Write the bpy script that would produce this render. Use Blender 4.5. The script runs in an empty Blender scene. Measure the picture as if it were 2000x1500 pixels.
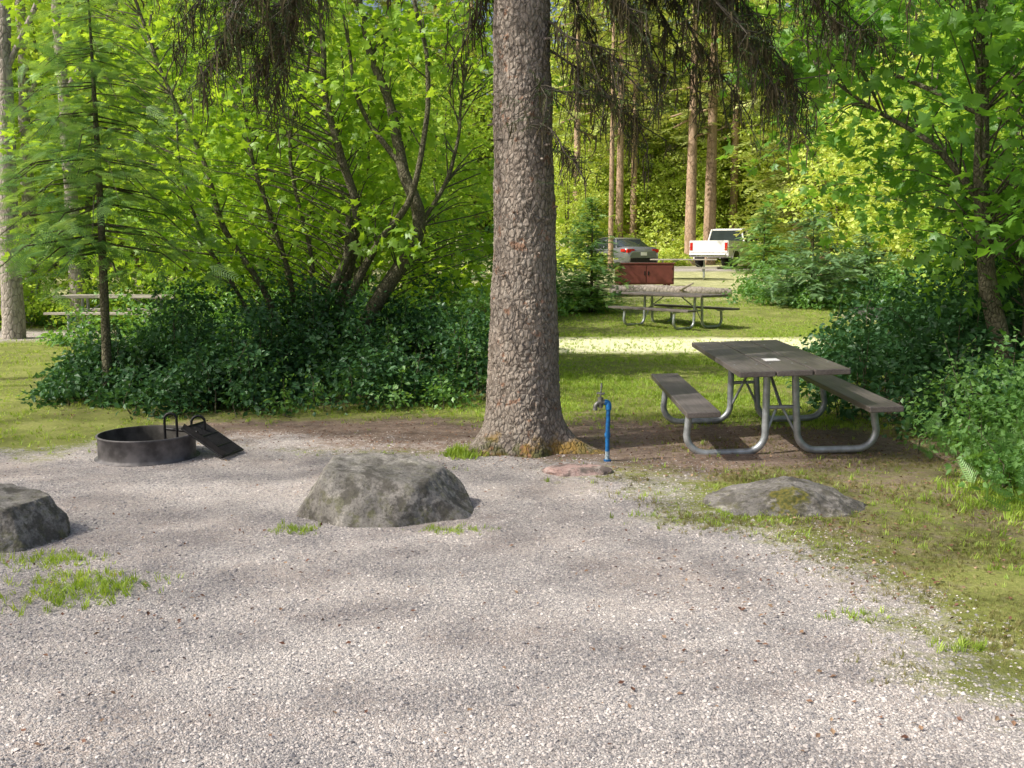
import bpy, math, numpy as np
from mathutils import Vector, Euler
rng = np.random.default_rng(7)
scene = bpy.context.scene
R = math.radians

# ---------------------------------------------------------------- noise
LAT = rng.random((32, 32, 32))
def vn(p):
    i = np.floor(p).astype(int); f = p - i; f = f*f*(3-2*f)
    i0 = i % 32; i1 = (i+1) % 32
    def L(a, b, c): return LAT[a, b, c]
    x0,y0,z0 = i0.T; x1,y1,z1 = i1.T; fx,fy,fz = f.T
    a = L(x0,y0,z0)*(1-fx)+L(x1,y0,z0)*fx
    b = L(x0,y1,z0)*(1-fx)+L(x1,y1,z0)*fx
    c = L(x0,y0,z1)*(1-fx)+L(x1,y0,z1)*fx
    d = L(x0,y1,z1)*(1-fx)+L(x1,y1,z1)*fx
    return (a*(1-fy)+b*fy)*(1-fz)+(c*(1-fy)+d*fy)*fz
def fbm(p, s=1.0, o=3):
    p = np.asarray(p, float)*s; t = 0; a = 1; n = 0
    for k in range(o):
        t = t + a*vn(p*(2**k)+17.3*k); n += a; a *= .5
    return t/n
def P3(x, y, z=0.0):
    return np.stack([x, y, np.zeros_like(x)+z], -1)

# ---------------------------------------------------------------- mesh building
class MB:
    def __init__(s): s.V=[]; s.F=[]; s.M=[]; s.R=[]; s.S=[]; s.n=0
    def add(s, V, F, mat=0, rnd=0.5, smooth=False):
        V = np.asarray(V, float).reshape(-1,3); F = np.asarray(F, int)
        s.V.append(V); s.F.append(F+s.n); s.M.append(np.full(len(F), mat)); 
        s.R.append(np.broadcast_to(np.asarray(rnd, float), (len(V),)).copy())
        s.S.append(np.full(len(F), smooth)); s.n += len(V); return s
    def mesh(s, name, mats):
        V = np.concatenate(s.V); me = bpy.data.meshes.new(name)
        tot = np.concatenate([np.full(len(f), f.shape[1]) for f in s.F])
        idx = np.concatenate([f.ravel() for f in s.F])
        me.vertices.add(len(V)); me.vertices.foreach_set('co', V.astype(np.float32).ravel())
        me.loops.add(len(idx)); me.loops.foreach_set('vertex_index', idx.astype(np.int32))
        me.polygons.add(len(tot)); st = np.concatenate([[0], np.cumsum(tot)[:-1]])
        me.polygons.foreach_set('loop_start', st.astype(np.int32))
        me.polygons.foreach_set('loop_total', tot.astype(np.int32))
        me.polygons.foreach_set('material_index', np.concatenate(s.M).astype(np.int32))
        me.polygons.foreach_set('use_smooth', np.concatenate(s.S))
        at = me.attributes.new('rnd', 'FLOAT', 'POINT'); at.data.foreach_set('value', np.concatenate(s.R).astype(np.float32))
        for m in mats: me.materials.append(m)
        me.update(calc_edges=True); me.validate(); return me
    def obj(s, name, mats, parent=None, loc=(0,0,0), rot=(0,0,0), bevel=0):
        o = bpy.data.objects.new(name, s.mesh(name, mats)); scene.collection.objects.link(o)
        o.location = loc; o.rotation_euler = rot
        if parent: o.parent = parent
        if bevel:
            b = o.modifiers.new('bevel','BEVEL'); b.width = bevel; b.segments = 2; b.limit_method='ANGLE'; b.angle_limit=R(50)
        return o
def empty(name, loc=(0,0,0), rot=(0,0,0)):
    e = bpy.data.objects.new(name, None); scene.collection.objects.link(e)
    e.location = loc; e.rotation_euler = rot; e.empty_display_size=.2; return e

def resample(P, Rr, n):
    P = np.asarray(P, float); Rr = np.broadcast_to(np.asarray(Rr, float), (len(P),))
    m = len(P); t = np.linspace(0, m-1, n); i = np.clip(t.astype(int), 0, m-2); f = (t-i)[:,None]
    Q = np.vstack([2*P[0]-P[1], P, 2*P[-1]-P[-2]])
    p0,p1,p2,p3 = Q[i],Q[i+1],Q[i+2],Q[i+3]
    C = .5*((2*p1)+(-p0+p2)*f+(2*p0-5*p1+4*p2-p3)*f**2+(-p0+3*p1-3*p2+p3)*f**3)
    return C, np.interp(t, np.arange(m), Rr)
def tube(mb, P, Rr, seg=8, n=None, mat=0, rnd=.5, cap=True, smooth=True, rough=0):
    if n: P, Rr = resample(P, Rr, n)
    P = np.asarray(P, float); Rr = np.broadcast_to(np.asarray(Rr, float), (len(P),))
    T = np.gradient(P, axis=0); T /= np.linalg.norm(T, axis=1, keepdims=True)+1e-9
    ref = np.array([0,1.0,0]) if abs(T[:,1]).mean() < .8 else np.array([1.0,0,0])
    A = np.cross(T, ref); A /= np.linalg.norm(A,axis=1,keepdims=True)+1e-9; B = np.cross(T, A)
    th = np.linspace(0, 2*np.pi, seg, endpoint=False)
    V = P[:,None]+Rr[:,None,None]*(np.cos(th)[None,:,None]*A[:,None]+np.sin(th)[None,:,None]*B[:,None])
    if rough:
        nz = fbm(V.reshape(-1,3), 6, 3).reshape(len(P),seg)-.5
        V = P[:,None]+(V-P[:,None])*(1+rough*nz[...,None])
    k = len(P); i = np.arange(k-1)[:,None]*seg; j = np.arange(seg)[None]; j2=(j+1)%seg
    F = np.stack([i+j, i+j2, i+seg+j2, i+seg+j], -1).reshape(-1,4)
    mb.add(V.reshape(-1,3), F, mat, rnd, smooth)
    if cap:
        mb.add(V[0], [list(range(seg))[::1]], mat, rnd); mb.add(V[-1], [list(range(seg))[::-1]], mat, rnd)
def box(mb, c, s, mat=0, rot=None, rnd=.5):
    v = np.array([[x,y,z] for x in (-.5,.5) for y in (-.5,.5) for z in (-.5,.5)])*np.array(s)
    if rot is not None: v = v @ np.array(Euler(rot).to_matrix()).T
    mb.add(v+np.array(c), [[0,1,3,2],[4,6,7,5],[0,4,5,1],[2,3,7,6],[0,2,6,4],[1,5,7,3]], mat, rnd)
def loft(mb, rings, mat=0, smooth=False, cap=True):
    rings = np.asarray(rings, float); k, seg = rings.shape[:2]
    i = np.arange(k-1)[:,None]*seg; j = np.arange(seg)[None]; j2=(j+1)%seg
    F = np.stack([i+j, i+j2, i+seg+j2, i+seg+j], -1).reshape(-1,4)
    mb.add(rings.reshape(-1,3), F, mat, .5, smooth)
    if cap:
        mb.add(rings[0], [list(range(seg))], mat); mb.add(rings[-1], [list(range(seg))[::-1]], mat)

# ---------------------------------------------------------------- templates
def norm(a): return a/(np.linalg.norm(a,axis=-1,keepdims=True)+1e-9)
LEAF = (np.array([[0,0,0],[.33,.42,.07],[0,1,-.05],[-.33,.42,.07]]), np.array([[0,1,2],[0,2,3]]))
_o = [(0,0),(.42,.08),(.27,.3),(.6,.55),(.24,.57),(0,1.0),(-.24,.57),(-.6,.55),(-.27,.3),(-.42,.08)]
MAPLE = (np.array([[0,.36,.07]]+[[a,b,-.02 if i%2 else 0.02] for i,(a,b) in enumerate(_o)]), np.array([[0,1+i,1+(i+1)%10] for i in range(10)]))
def mk_spray(n=8, L=.42, w=.05, droop=.12):
    V=[];F=[]
    def tri(a,b,wd):
        a=np.array(a);b=np.array(b);d=b-a;s=np.array([-d[1],d[0],0]);s=s/np.linalg.norm(s)*wd
        k=len(V);V.extend([a+s,a-s,b]);F.append([k,k+1,k+2])
    tri((0,0,0),(0,1,-droop),.012)
    for i in range(n):
        y=(i+.5)/n; l=L*(1-.75*y)*(0.75 if i==0 else 1)
        for sg in (-1,1):
            tri((0,y,-droop*y*y),(sg*l*.75,y+l*.62,-droop*y*y-.12*l),w)
            if l>.2: tri((sg*l*.3,y+l*.24,-droop*y*y),(sg*l*.3+sg*.05,y+l*.24+.16,-droop*y*y),w*.6)
    return np.array(V),np.array(F)
SPRAY = mk_spray()
SPRAY_C = mk_spray(11,.5,.026,.2)
SPRAY_F = mk_spray(5,.5,.075,.15)
def mk_shoot(n=30, l=.13, w=.014):
    r=np.random.default_rng(3);V=[[.012,0,0],[-.012,0,0],[0,1,-.1]];F=[[0,1,2]]
    for i in range(n):
        y=i/n;a=r.random()*6.283;d=np.array([math.cos(a)*.75,.65,math.sin(a)*.6]);b=np.array([0,y,-.1*y*y])
        s=norm(np.cross(d,[math.sin(a),0.2,-math.cos(a)]))*w;k=len(V)
        V.extend([b+s,b-s,b+d*l]);F.append([k,k+1,k+2])
    return np.array(V,float),np.array(F)
SHOOT = mk_shoot()
_b=[];_f=[]
_r=np.random.default_rng(5)
for i in range(6):
    a=_r.random()*6.283;l=.6+.5*_r.random();ln=.15+.5*_r.random();ox,oy=(_r.random(2)-.5)*.5;k=len(_b)
    s=np.array([-math.sin(a),math.cos(a),0])*.06;o=np.array([ox,oy,0]);d=np.array([math.cos(a),math.sin(a),0])
    _b += [o+s,o-s,o+d*ln*.4+[0,0,l*.6]-s*.7,o+d*ln*.4+[0,0,l*.6]+s*.7,o+d*ln+[0,0,l]]
    _f += [[k,k+1,k+2],[k,k+2,k+3],[k+3,k+2,k+4]]
TUFT=(np.array(_b,float),np.array(_f))
PEB=(np.array([[1,0,.1],[.3,.9,0],[-.8,.5,.1],[-.7,-.6,0],[.35,-.85,.1],[.1,.1,.62],[-.1,0,-.6]],float),
     np.array([[0,1,5],[1,2,5],[2,3,5],[3,4,5],[4,0,5],[1,0,6],[2,1,6],[3,2,6],[4,3,6],[0,4,6]]))

def scatter(mb, T, P, N, D, S, mat=0, rnd=None):
    n=len(P)
    if n==0: return
    N=norm(N); D=norm(D-N*np.sum(N*D,axis=1,keepdims=True)); X=np.cross(D,N)
    M=np.stack([X,D,N],-1)*np.asarray(S).reshape(-1,1,1)
    V=np.einsum('nij,kj->nki',M,T[0])+P[:,None]
    F=(T[1][None]+np.arange(n)[:,None,None]*len(T[0])).reshape(-1,T[1].shape[1])
    if rnd is None: rnd=rng.random(n)
    mb.add(V.reshape(-1,3),F,mat,np.repeat(rnd,len(T[0])))
def clusters(mb, T, C, m, sig, size, tilt=.6, mat=0, rbase=None, filt=None):
    n=len(C)
    if n==0: return
    c=np.repeat(C,m,0); off=rng.normal(size=(n*m,3))*np.array(sig)
    P=c+off; P[:,2]-= .35*np.hypot(off[:,0],off[:,1])
    cl=np.repeat(norm(rng.normal(size=(n,3))*.45+[0,0,1]),m,0)
    N=cl+rng.normal(size=P.shape)*tilt
    D=off*[1,1,.3]+rng.normal(size=P.shape)*.15+[0,0,-.12]
    S=size*rng.uniform(.5,1.25,len(P))
    rb=np.repeat(rng.random(n) if rbase is None else rbase,m); rd=np.clip(rb*.6+rng.random(len(P))*.4,0,1)
    if filt is not None:
        k=filt(P); P,N,D,S,rd=P[k],N[k],D[k],S[k],rd[k]
    scatter(mb,T,P,N,D,S,mat,rd)

# ---------------------------------------------------------------- materials
class NT:
    def __init__(s,name):
        s.m=bpy.data.materials.new(name); s.m.use_nodes=True; s.t=s.m.node_tree; s.t.nodes.clear()
        s.out=s.t.nodes.new('ShaderNodeOutputMaterial')
    def n(s,typ,**k):
        nd=s.t.nodes.new('ShaderNode'+typ)
        for a,b in k.items():
            if a.startswith('i_'):
                key=a[2:].replace('_',' '); key=int(key) if key.isdigit() else key
                if isinstance(b,bpy.types.NodeSocket): s.t.links.new(b,nd.inputs[key])
                else: nd.inputs[key].default_value=b
            else: setattr(nd,a,b)
        return nd
    def noise(s,sc,det=3,vec=None,rough=.55,col=False):
        nd=s.n('TexNoise'); nd.inputs['Scale'].default_value=sc; nd.inputs['Detail'].default_value=det; nd.inputs['Roughness'].default_value=rough
        if vec is not None: s.t.links.new(vec,nd.inputs['Vector'])
        return nd.outputs['Color' if col else 'Fac']
    def pos(s): return s.n('TexCoord').outputs['Object']
    def ramp(s,fac,stops,interp='LINEAR'):
        nd=s.n('ValToRGB'); s.t.links.new(fac,nd.inputs[0]); cr=nd.color_ramp; cr.interpolation=interp
        while len(cr.elements)<len(stops): cr.elements.new(.5)
        for e,(p,c) in zip(cr.elements,stops):
            e.position=p; c=(c,c,c) if isinstance(c,(int,float)) else c; e.color=(*c,1)
        return nd.outputs[0]
    def mix(s,f,a,b,bt='MIX'):
        nd=s.n('Mix',data_type='RGBA',blend_type=bt); 
        for sk,v in ((nd.inputs[0],f),(nd.inputs[6],a),(nd.inputs[7],b)):
            if isinstance(v,bpy.types.NodeSocket): s.t.links.new(v,sk)
            elif isinstance(v,(int,float)): sk.default_value=v
            else: sk.default_value=(*v,1)
        return nd.outputs[2]
    def math(s,op,a,b=0.0,clamp=False):
        nd=s.n('Math',operation=op,use_clamp=clamp)
        for sk,v in ((nd.inputs[0],a),(nd.inputs[1],b)):
            if isinstance(v,bpy.types.NodeSocket): s.t.links.new(v,sk)
            else: sk.default_value=v
        return nd.outputs[0]
    def attr(s,name): return s.n('Attribute',attribute_name=name).outputs['Fac']
    def warp(s,vec,sc,amt):
        c=s.noise(sc,2,vec,.5,True); a=s.n('VectorMath',operation='SUBTRACT'); s.t.links.new(c,a.inputs[0]); a.inputs[1].default_value=(.5,.5,.5)
        b=s.n('VectorMath',operation='SCALE'); s.t.links.new(a.outputs[0],b.inputs[0]); b.inputs['Scale'].default_value=amt
        d=s.n('VectorMath',operation='ADD'); s.t.links.new(vec,d.inputs[0]); s.t.links.new(b.outputs[0],d.inputs[1]); return d.outputs[0]
    def bump(s,h,st,dist=.01,prev=None):
        nd=s.n('Bump'); nd.inputs['Strength'].default_value=st; nd.inputs['Distance'].default_value=dist
        s.t.links.new(h,nd.inputs['Height'])
        if prev is not None: s.t.links.new(prev,nd.inputs['Normal'])
        return nd.outputs[0]
    def princ(s,col,rough=.8,metal=0,nrm=None,spec=.3):
        nd=s.n('BsdfPrincipled')
        for key,v in (('Base Color',col),('Roughness',rough),('Metallic',metal),('Specular IOR Level',spec)):
            if isinstance(v,bpy.types.NodeSocket): s.t.links.new(v,nd.inputs[key])
            else: nd.inputs[key].default_value=(*v,1) if isinstance(v,tuple) else v
        if nrm is not None: s.t.links.new(nrm,nd.inputs['Normal'])
        s.t.links.new(nd.outputs[0],s.out.inputs[0]); return s.m

def leafmat(name,c0,c1,c2,tr=.5,tb=1.6,gloss=.05,clump=.8):
    s=NT(name); r=s.attr('rnd'); ns=s.noise(clump,2,s.pos())
    f=s.math('ADD',s.math('MULTIPLY',r,.6),s.math('MULTIPLY',ns,.5))
    col=s.ramp(f,[(.15,c0),(.5,c1),(.85,c2)])
    d=s.n('BsdfDiffuse',i_Color=col); last=d
    if tr:
        tc=s.mix(1.0,col,(tb*1.15,tb,tb*.45),'MULTIPLY')
        t=s.n('BsdfTranslucent',i_Color=tc)
        last=s.n('MixShader',i_0=tr,i_1=d.outputs[0],i_2=t.outputs[0])
    if gloss:
        g=s.n('BsdfGlossy',i_Color=(.9,.95,1,1),i_Roughness=.45)
        last=s.n('MixShader',i_0=gloss,i_1=last.outputs[0],i_2=g.outputs[0])
    s.t.links.new(last.outputs[0],s.out.inputs[0]); return s.m
M_maple=leafmat('maple_leaf',(.13,.24,.025),(.24,.42,.045),(.40,.60,.09),.5,1.6,.03)
M_mapleR=leafmat('maple_leaf_deep',(.07,.18,.03),(.14,.32,.045),(.25,.48,.08),.5,1.6,.03)
M_shrub=leafmat('shrub_leaf',(.024,.072,.028),(.048,.135,.048),(.10,.235,.08),.35,1.3,.03,1.5)
M_fern=leafmat('fern_leaf',(.08,.20,.05),(.14,.30,.075),(.23,.42,.12),.4,1.4,.03)
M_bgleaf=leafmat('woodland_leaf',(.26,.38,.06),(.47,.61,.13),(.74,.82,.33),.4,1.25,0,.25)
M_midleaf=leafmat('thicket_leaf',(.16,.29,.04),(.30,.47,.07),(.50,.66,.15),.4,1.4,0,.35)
M_cedar=leafmat('cedar_leaf',(.12,.26,.09),(.21,.38,.13),(.32,.50,.19),.4,1.4,.03)
M_needle=leafmat('spruce_needle',(.03,.055,.02),(.05,.085,.03),(.08,.125,.04),.2,1.2,.03)
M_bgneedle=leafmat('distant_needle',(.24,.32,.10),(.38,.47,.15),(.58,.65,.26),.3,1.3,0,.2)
M_blue=leafmat('young_spruce_needle',(.12,.23,.11),(.2,.35,.17),(.31,.48,.25),.3,1.3,.03)
M_grass=leafmat('grass_blade',(.18,.27,.035),(.28,.43,.06),(.42,.56,.12),.4,1.4,.02,.7)
M_dry=leafmat('dry_grass_blade',(.12,.14,.04),(.2,.2,.075),(.36,.32,.16),.35,1.2,.02,1.5)
M_litter=leafmat('litter',(.08,.04,.028),(.18,.09,.06),(.36,.25,.16),0,1,.02,2)

def barkmat(name,ca,cb,cc,sc=30,moss=0,str_=.8):
    s=NT(name); mp=s.n('Mapping'); s.t.links.new(s.pos(),mp.inputs[0]); mp.inputs['Scale'].default_value=(1,1,.6); v=s.warp(s.warp(mp.outputs[0],sc*.35,.9/sc),sc*1.3,.35/sc)
    vo=s.n('TexVoronoi',feature='DISTANCE_TO_EDGE',i_Scale=sc); s.t.links.new(v,vo.inputs['Vector'])
    vc=s.n('TexVoronoi',i_Scale=sc); s.t.links.new(v,vc.inputs['Vector'])
    wv=s.noise(sc*.9,5,v,.7)
    big=s.noise(2.2,4,s.pos(),.65)
    col=s.mix(s.ramp(wv,[(.36,0.),(.62,1.)]),ca,cb)
    sep=s.n('SeparateColor'); s.t.links.new(vc.outputs['Color'],sep.inputs[0])
    col=s.mix(s.math('MULTIPLY',sep.outputs[0],.5),col,cc)
    brk=s.ramp(s.noise(sc*.3,3,v),[(.4,0.),(.6,1.)])
    col=s.mix(s.math('MULTIPLY',s.ramp(vo.outputs['Distance'],[(0.,.85),(.12,0.)]),s.math('ADD',s.math('MULTIPLY',brk,.7),.3)),col,tuple(.3*c for c in ca))
    col=s.mix(s.ramp(big,[(.5,0.),(.72,.6)]),col,cc)
    if moss:
        z=s.n('SeparateXYZ'); s.t.links.new(s.pos(),z.inputs[0])
        h=s.math('SUBTRACT',1.0,s.math('DIVIDE',z.outputs[2],.42),True)
        mk=s.ramp(s.math('MULTIPLY',h,s.noise(6,5,s.pos(),.7)),[(.34,0.),(.46,.85)])
        col=s.mix(mk,col,s.mix(s.ramp(s.noise(4,2,s.pos()),[(.45,0.),(.6,1.)]),(.10,.11,.03),(.32,.2,.04)))
        rd=s.ramp(s.noise(9,3,s.pos(),.65),[(.60,0.),(.66,1.)]); col=s.mix(s.math('MULTIPLY',rd,.7),col,(.29,.15,.09))
        dk=s.ramp(s.noise(14,4,s.pos(),.7),[(.56,0.),(.64,.65)]); col=s.mix(dk,col,(.11,.09,.07))
    b=s.bump(s.ramp(vo.outputs['Distance'],[(0.,0.),(.2,1.)]),str_,.012); b=s.bump(s.noise(sc*3,4,v),.7,.008,b)
    return s.princ(col,.9,0,b,.2)
M_bark=barkmat('spruce_bark',(.205,.175,.15),(.40,.36,.32),(.31,.255,.215),27,1)
M_mbark=barkmat('maple_bark',(.10,.09,.06),(.2,.18,.13),(.15,.155,.09),30)
M_gbark=barkmat('grey_bark',(.25,.22,.2),(.46,.42,.38),(.36,.32,.29),12)
M_rbark=barkmat('sunny_bark',(.32,.21,.14),(.52,.38,.28),(.44,.32,.23),6,0,.4)
M_log=barkmat('weathered_log',(.26,.22,.19),(.42,.38,.34),(.35,.31,.28),9)

def rockmat(name,ca,cb,cc,mosscol=(.12,.13,.035),mossamt=.6,patch=0):
    s=NT(name); p=s.pos()
    f=s.noise(5,6,p,.65); g=s.noise(38,5,p,.7); col=s.ramp(s.math('ADD',s.math('MULTIPLY',f,.6),s.math('MULTIPLY',g,.4)),[(.3,ca),(.5,cb),(.68,cc)])
    sp=s.ramp(s.noise(70,3,p),[(.38,.45),(.5,1.)]); col=s.mix(.6,col,sp,'MULTIPLY')
    spots=s.ramp(s.noise(13,4,p,.7),[(.5,0.),(.6,1.)]); low=s.n('SeparateXYZ'); s.t.links.new(p,low.inputs[0])
    lw=s.ramp(low.outputs[2],[(.0,1.),(.33,.15)])
    col=s.mix(s.math('MULTIPLY',s.math('MULTIPLY',spots,lw),mossamt),col,mosscol)
    dk=s.ramp(s.noise(7,5,p,.7),[(.48,0.),(.58,.75)]); col=s.mix(dk,col,(.075,.07,.062))
    wl=s.ramp(s.noise(10,4,p,.7),[(.62,0.),(.67,.5)]); col=s.mix(wl,col,(.45,.43,.40))
    if patch:
        px=s.n('VectorMath',operation='DISTANCE'); s.t.links.new(p,px.inputs[0]); px.inputs[1].default_value=(-.03,-.14,.1)
        pm=s.ramp(s.math('ADD',px.outputs['Value'],s.math('MULTIPLY',s.noise(11,5,p,.75),.42)),[(.30,.9),(.35,0.)]); col=s.mix(pm,col,s.mix(s.ramp(s.noise(40,3,p),[(.4,0.),(.6,1.)]),(.09,.10,.025),(.2,.18,.035)))
    b=s.bump(f,.6,.03); b=s.bump(s.noise(45,6,p,.75),.7,.01,b)
    return s.princ(col,.9,0,b,.25)
M_rock=rockmat('boulder_stone',(.12,.115,.105),(.25,.24,.225),(.41,.39,.365))
M_rock2=rockmat('mossy_stone',(.12,.115,.108),(.22,.21,.2),(.34,.32,.30),(.12,.12,.04),.6,1)
M_red=rockmat('red_slab_stone',(.28,.18,.17),(.40,.29,.27),(.5,.42,.4),mossamt=0)

def simple(name,c,rough=.6,metal=0,var=.3,sc=20,bump=.0,spec=.4):
    s=NT(name); f=s.noise(sc,4,s.pos()); col=s.mix(s.ramp(f,[(.35,0.),(.65,1.)]),tuple(x*(1-var) for x in c),tuple(min(1,x*(1+var)) for x in c))
    return s.princ(col,rough,metal,s.bump(f,bump,.003) if bump else None,spec)
def woodmat(name,ca,cb):
    s=NT(name); mp=s.n('Mapping'); s.t.links.new(s.pos(),mp.inputs[0]); mp.inputs['Scale'].default_value=(30,1.2,30)
    f=s.noise(2.2,5,mp.outputs[0]); big=s.noise(3,3,s.pos())
    col=s.mix(s.ramp(s.math('ADD',s.math('MULTIPLY',f,.6),s.math('MULTIPLY',big,.4)),[(.35,0.),(.65,1.)]),ca,cb)
    return s.princ(col,.5,0,s.bump(f,.35,.004),.5)
M_wood=woodmat('painted_plank',(.08,.068,.066),(.17,.15,.147))
M_woodg=woodmat('weathered_plank',(.3,.27,.24),(.5,.46,.42))
M_galv=simple('galvanised_pipe',(.38,.41,.44),.42,.5,.25,14,.1)
M_steel=simple('fire_ring_steel',(.12,.115,.12),.55,.3,.45,9,.3)
M_rust=simple('sooty_inside',(.05,.047,.043),.9,0,.5,9)
M_black=simple('black_iron',(.014,.014,.016),.5,.3,.4,20)
M_ash=simple('ash',(.13,.12,.115),.95,0,.6,15)
M_blue_p=simple('blue_paint',(.012,.13,.36),.45,0,.4,35)
M_brass=simple('aged_brass',(.17,.17,.16),.5,.5,.4,40)
M_white=simple('white_paint',(.8,.8,.8),.3,0,.03,3)
M_paper=simple('paper_note',(.75,.75,.77),.7,0,.1,90)
M_bear=simple('brown_red_paint',(.17,.048,.04),.6,0,.2,4)
M_silver=simple('silver_car_paint',(.24,.25,.27),.25,.5,.03,3)
M_glass=simple('dark_glass',(.03,.04,.045),.08,0,.1,3,0,.8)
M_tyre=simple('tyre_rubber',(.02,.02,.02),.85)
M_tail=simple('red_lens',(.5,.02,.015),.25)
M_chrome=simple('chrome',(.6,.6,.62),.2,.9,.05)
def pebmat():
    s=NT('pebble_stone'); col=s.ramp(s.attr('rnd'),[(0.,(.21,.205,.22)),(.3,(.36,.345,.345)),(.6,(.48,.45,.44)),(.85,(.56,.51,.49)),(1.,(.71,.67,.65))]); return s.princ(col,.85,0,None,.25)
M_peb=pebmat()

# ground ----------------------------------------------------------------
def groundmat():
    s=NT('ground_cover'); p=s.pos()
    n1=s.noise(3.0,6,p,.7); n2=s.noise(14,5,p,.7)
    pert=s.math('MULTIPLY',s.math('SUBTRACT',s.math('ADD',s.math('MULTIPLY',n1,.5),s.math('MULTIPLY',n2,.5)),.5),2.2)
    def mask(a): return s.ramp(s.math('ADD',s.attr(a),pert),[(.28,0.),(.72,1.)])
    vo=s.n('TexVoronoi',i_Scale=100.0); s.t.links.new(p,vo.inputs['Vector'])
    ve=s.n('TexVoronoi',feature='DISTANCE_TO_EDGE',i_Scale=100.0); s.t.links.new(p,ve.inputs['Vector'])
    sep=s.n('SeparateColor'); s.t.links.new(vo.outputs['Color'],sep.inputs[0])
    gc=s.ramp(sep.outputs[0],[(0.,(.25,.24,.255)),(.3,(.39,.37,.375)),(.6,(.51,.475,.465)),(.85,(.58,.53,.51)),(1.,(.73,.69,.67))])
    gc=s.mix(s.ramp(ve.outputs['Distance'],[(0.,.45),(.14,0.)]),gc,(.2,.185,.175))
    gc=s.mix(s.ramp(s.noise(1.1,4,p),[(.45,0.),(.7,.45)]),gc,(.52,.43,.38))
    gc=s.mix(s.ramp(s.noise(5,5,p,.7),[(.54,0.),(.74,.5)]),gc,(.36,.285,.255))
    dc=s.ramp(s.math('ADD',s.math('MULTIPLY',s.noise(8,6,p,.75),.5),s.math('MULTIPLY',s.noise(60,4,p,.7),.5)),[(.3,(.085,.06,.047)),(.5,(.22,.165,.135)),(.68,(.42,.34,.29))])
    lc=s.ramp(s.math('ADD',s.math('MULTIPLY',s.noise(1.5,5,p,.65),.5),s.math('MULTIPLY',s.noise(40,4,p,.7),.5)),[(.3,(.11,.115,.04)),(.5,(.22,.25,.065)),(.68,(.38,.38,.14))])
    st=s.ramp(s.math('ADD',s.attr('sun_tint'),s.math('MULTIPLY',pert,.5)),[(.15,0.),(.6,1.)])
    lc=s.mix(st,lc,(.86,.83,.56))  # pale tint painted over the lawn colour to stand for sunlight
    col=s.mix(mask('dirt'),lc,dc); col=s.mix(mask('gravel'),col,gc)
    hb=s.ramp(ve.outputs['Distance'],[(0.,0.),(.3,1.)])
    b=s.bump(hb,.6,.008); b=s.bump(s.noise(25,5,p,.7),.5,.02,b)
    return s.princ(col,.92,0,b,.2)
M_ground=groundmat()

def gz(x,y):
    return np.interp(y,[-500,0,23,30,34,50,80,900],[0,0,0,.38,.58,.95,1.6,22])
def ell(x,y,cx,cy,rx,ry): return np.clip(1.5-np.hypot((x-cx)/rx,(y-cy)/ry)*1.0,0,1)
def masks(x,y):
    w=fbm(P3(x,y),1.1,3)-.5
    xb=np.interp(y,[-20,0,3,3.76,4.68,5.83,7,7.7],[3.6,3.2,2.45,2.02,1.8,1.55,1.1,1.3])
    yb=np.interp(x,[-30,-8,-4,-3.5,-2.2,-1,0,1],[8.0,8.2,8.5,9.0,9.1,8.5,8.2,8.1])
    g=np.clip(.5+(xb-x)/1.1+w*1.2,0,1)*np.clip(.5+(yb-y)/1.2+w*1.2,0,1)
    g=np.minimum(g,1-.35*np.clip(1.2-np.hypot((x+2.2)/.5,(y-4.9)/.3),0,1))
    g=np.maximum(g,np.clip(1.5-np.hypot((x+13)/6.0,(y-20.8)/1.7),0,1))
    g=np.maximum(g,np.clip(1.3-np.hypot((x-9.6)/1.8,(y-25)/1.6),0,1))
    g=np.maximum(g,np.clip(1.3-np.hypot((x-8)/8,(y-49)/4),0,1))
    d=np.maximum(ell(x,y,1.3,8.8,2.5,1.35),ell(x,y,-1.2,9.3,2.0,.95))
    d=np.maximum(d,.62*ell(x,y,-2.8,13,3,2.2)); d=np.maximum(d,.8*ell(x,y,4.8,10,1.6,2.5))
    d=np.maximum(d,.5*ell(x,y,3.0,6.6,1.7,2.2))
    d=np.clip(d+w*.9,0,1)
    return g,d
def build_ground():
    fx=np.linspace(-9,9,226); gx=9+np.geomspace(.3,700,40); xs=np.concatenate([-gx[::-1],fx,gx])
    ys=np.concatenate([-np.geomspace(.5,500,24)[::-1],np.linspace(0,26,326),np.linspace(26.4,60,70),60+np.geomspace(1,900,26)])
    X,Y=np.meshgrid(xs,ys); Z=gz(X,Y)+(fbm(P3(X.ravel(),Y.ravel()),1.5,3).reshape(X.shape)-.5)*.03
    nx=len(xs); ny=len(ys); i=np.arange(ny-1)[:,None]*nx; j=np.arange(nx-1)[None]
    F=np.stack([i+j,i+j+1,i+nx+j+1,i+nx+j],-1).reshape(-1,4)
    mb=MB(); mb.add(np.stack([X,Y,Z],-1),F,0,.5,True); o=mb.obj('ground',[M_ground])
    g,d=masks(X.ravel(),Y.ravel())
    st=np.clip(1.3-np.abs(Y.ravel()-18.6)/1.6,0,1)*np.clip((X.ravel()-.2)/.6,0,1)*np.clip((9.5-X.ravel())/2,0,1)+.3*np.clip((Y.ravel()-24)/8,0,1)  # sunlit lawn strip put into the ground colour, plus brighter far ground
    for nme,a in (('gravel',g),('dirt',d),('sun_tint',st)):
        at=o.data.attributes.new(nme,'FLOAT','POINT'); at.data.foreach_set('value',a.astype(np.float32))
build_ground()

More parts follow.
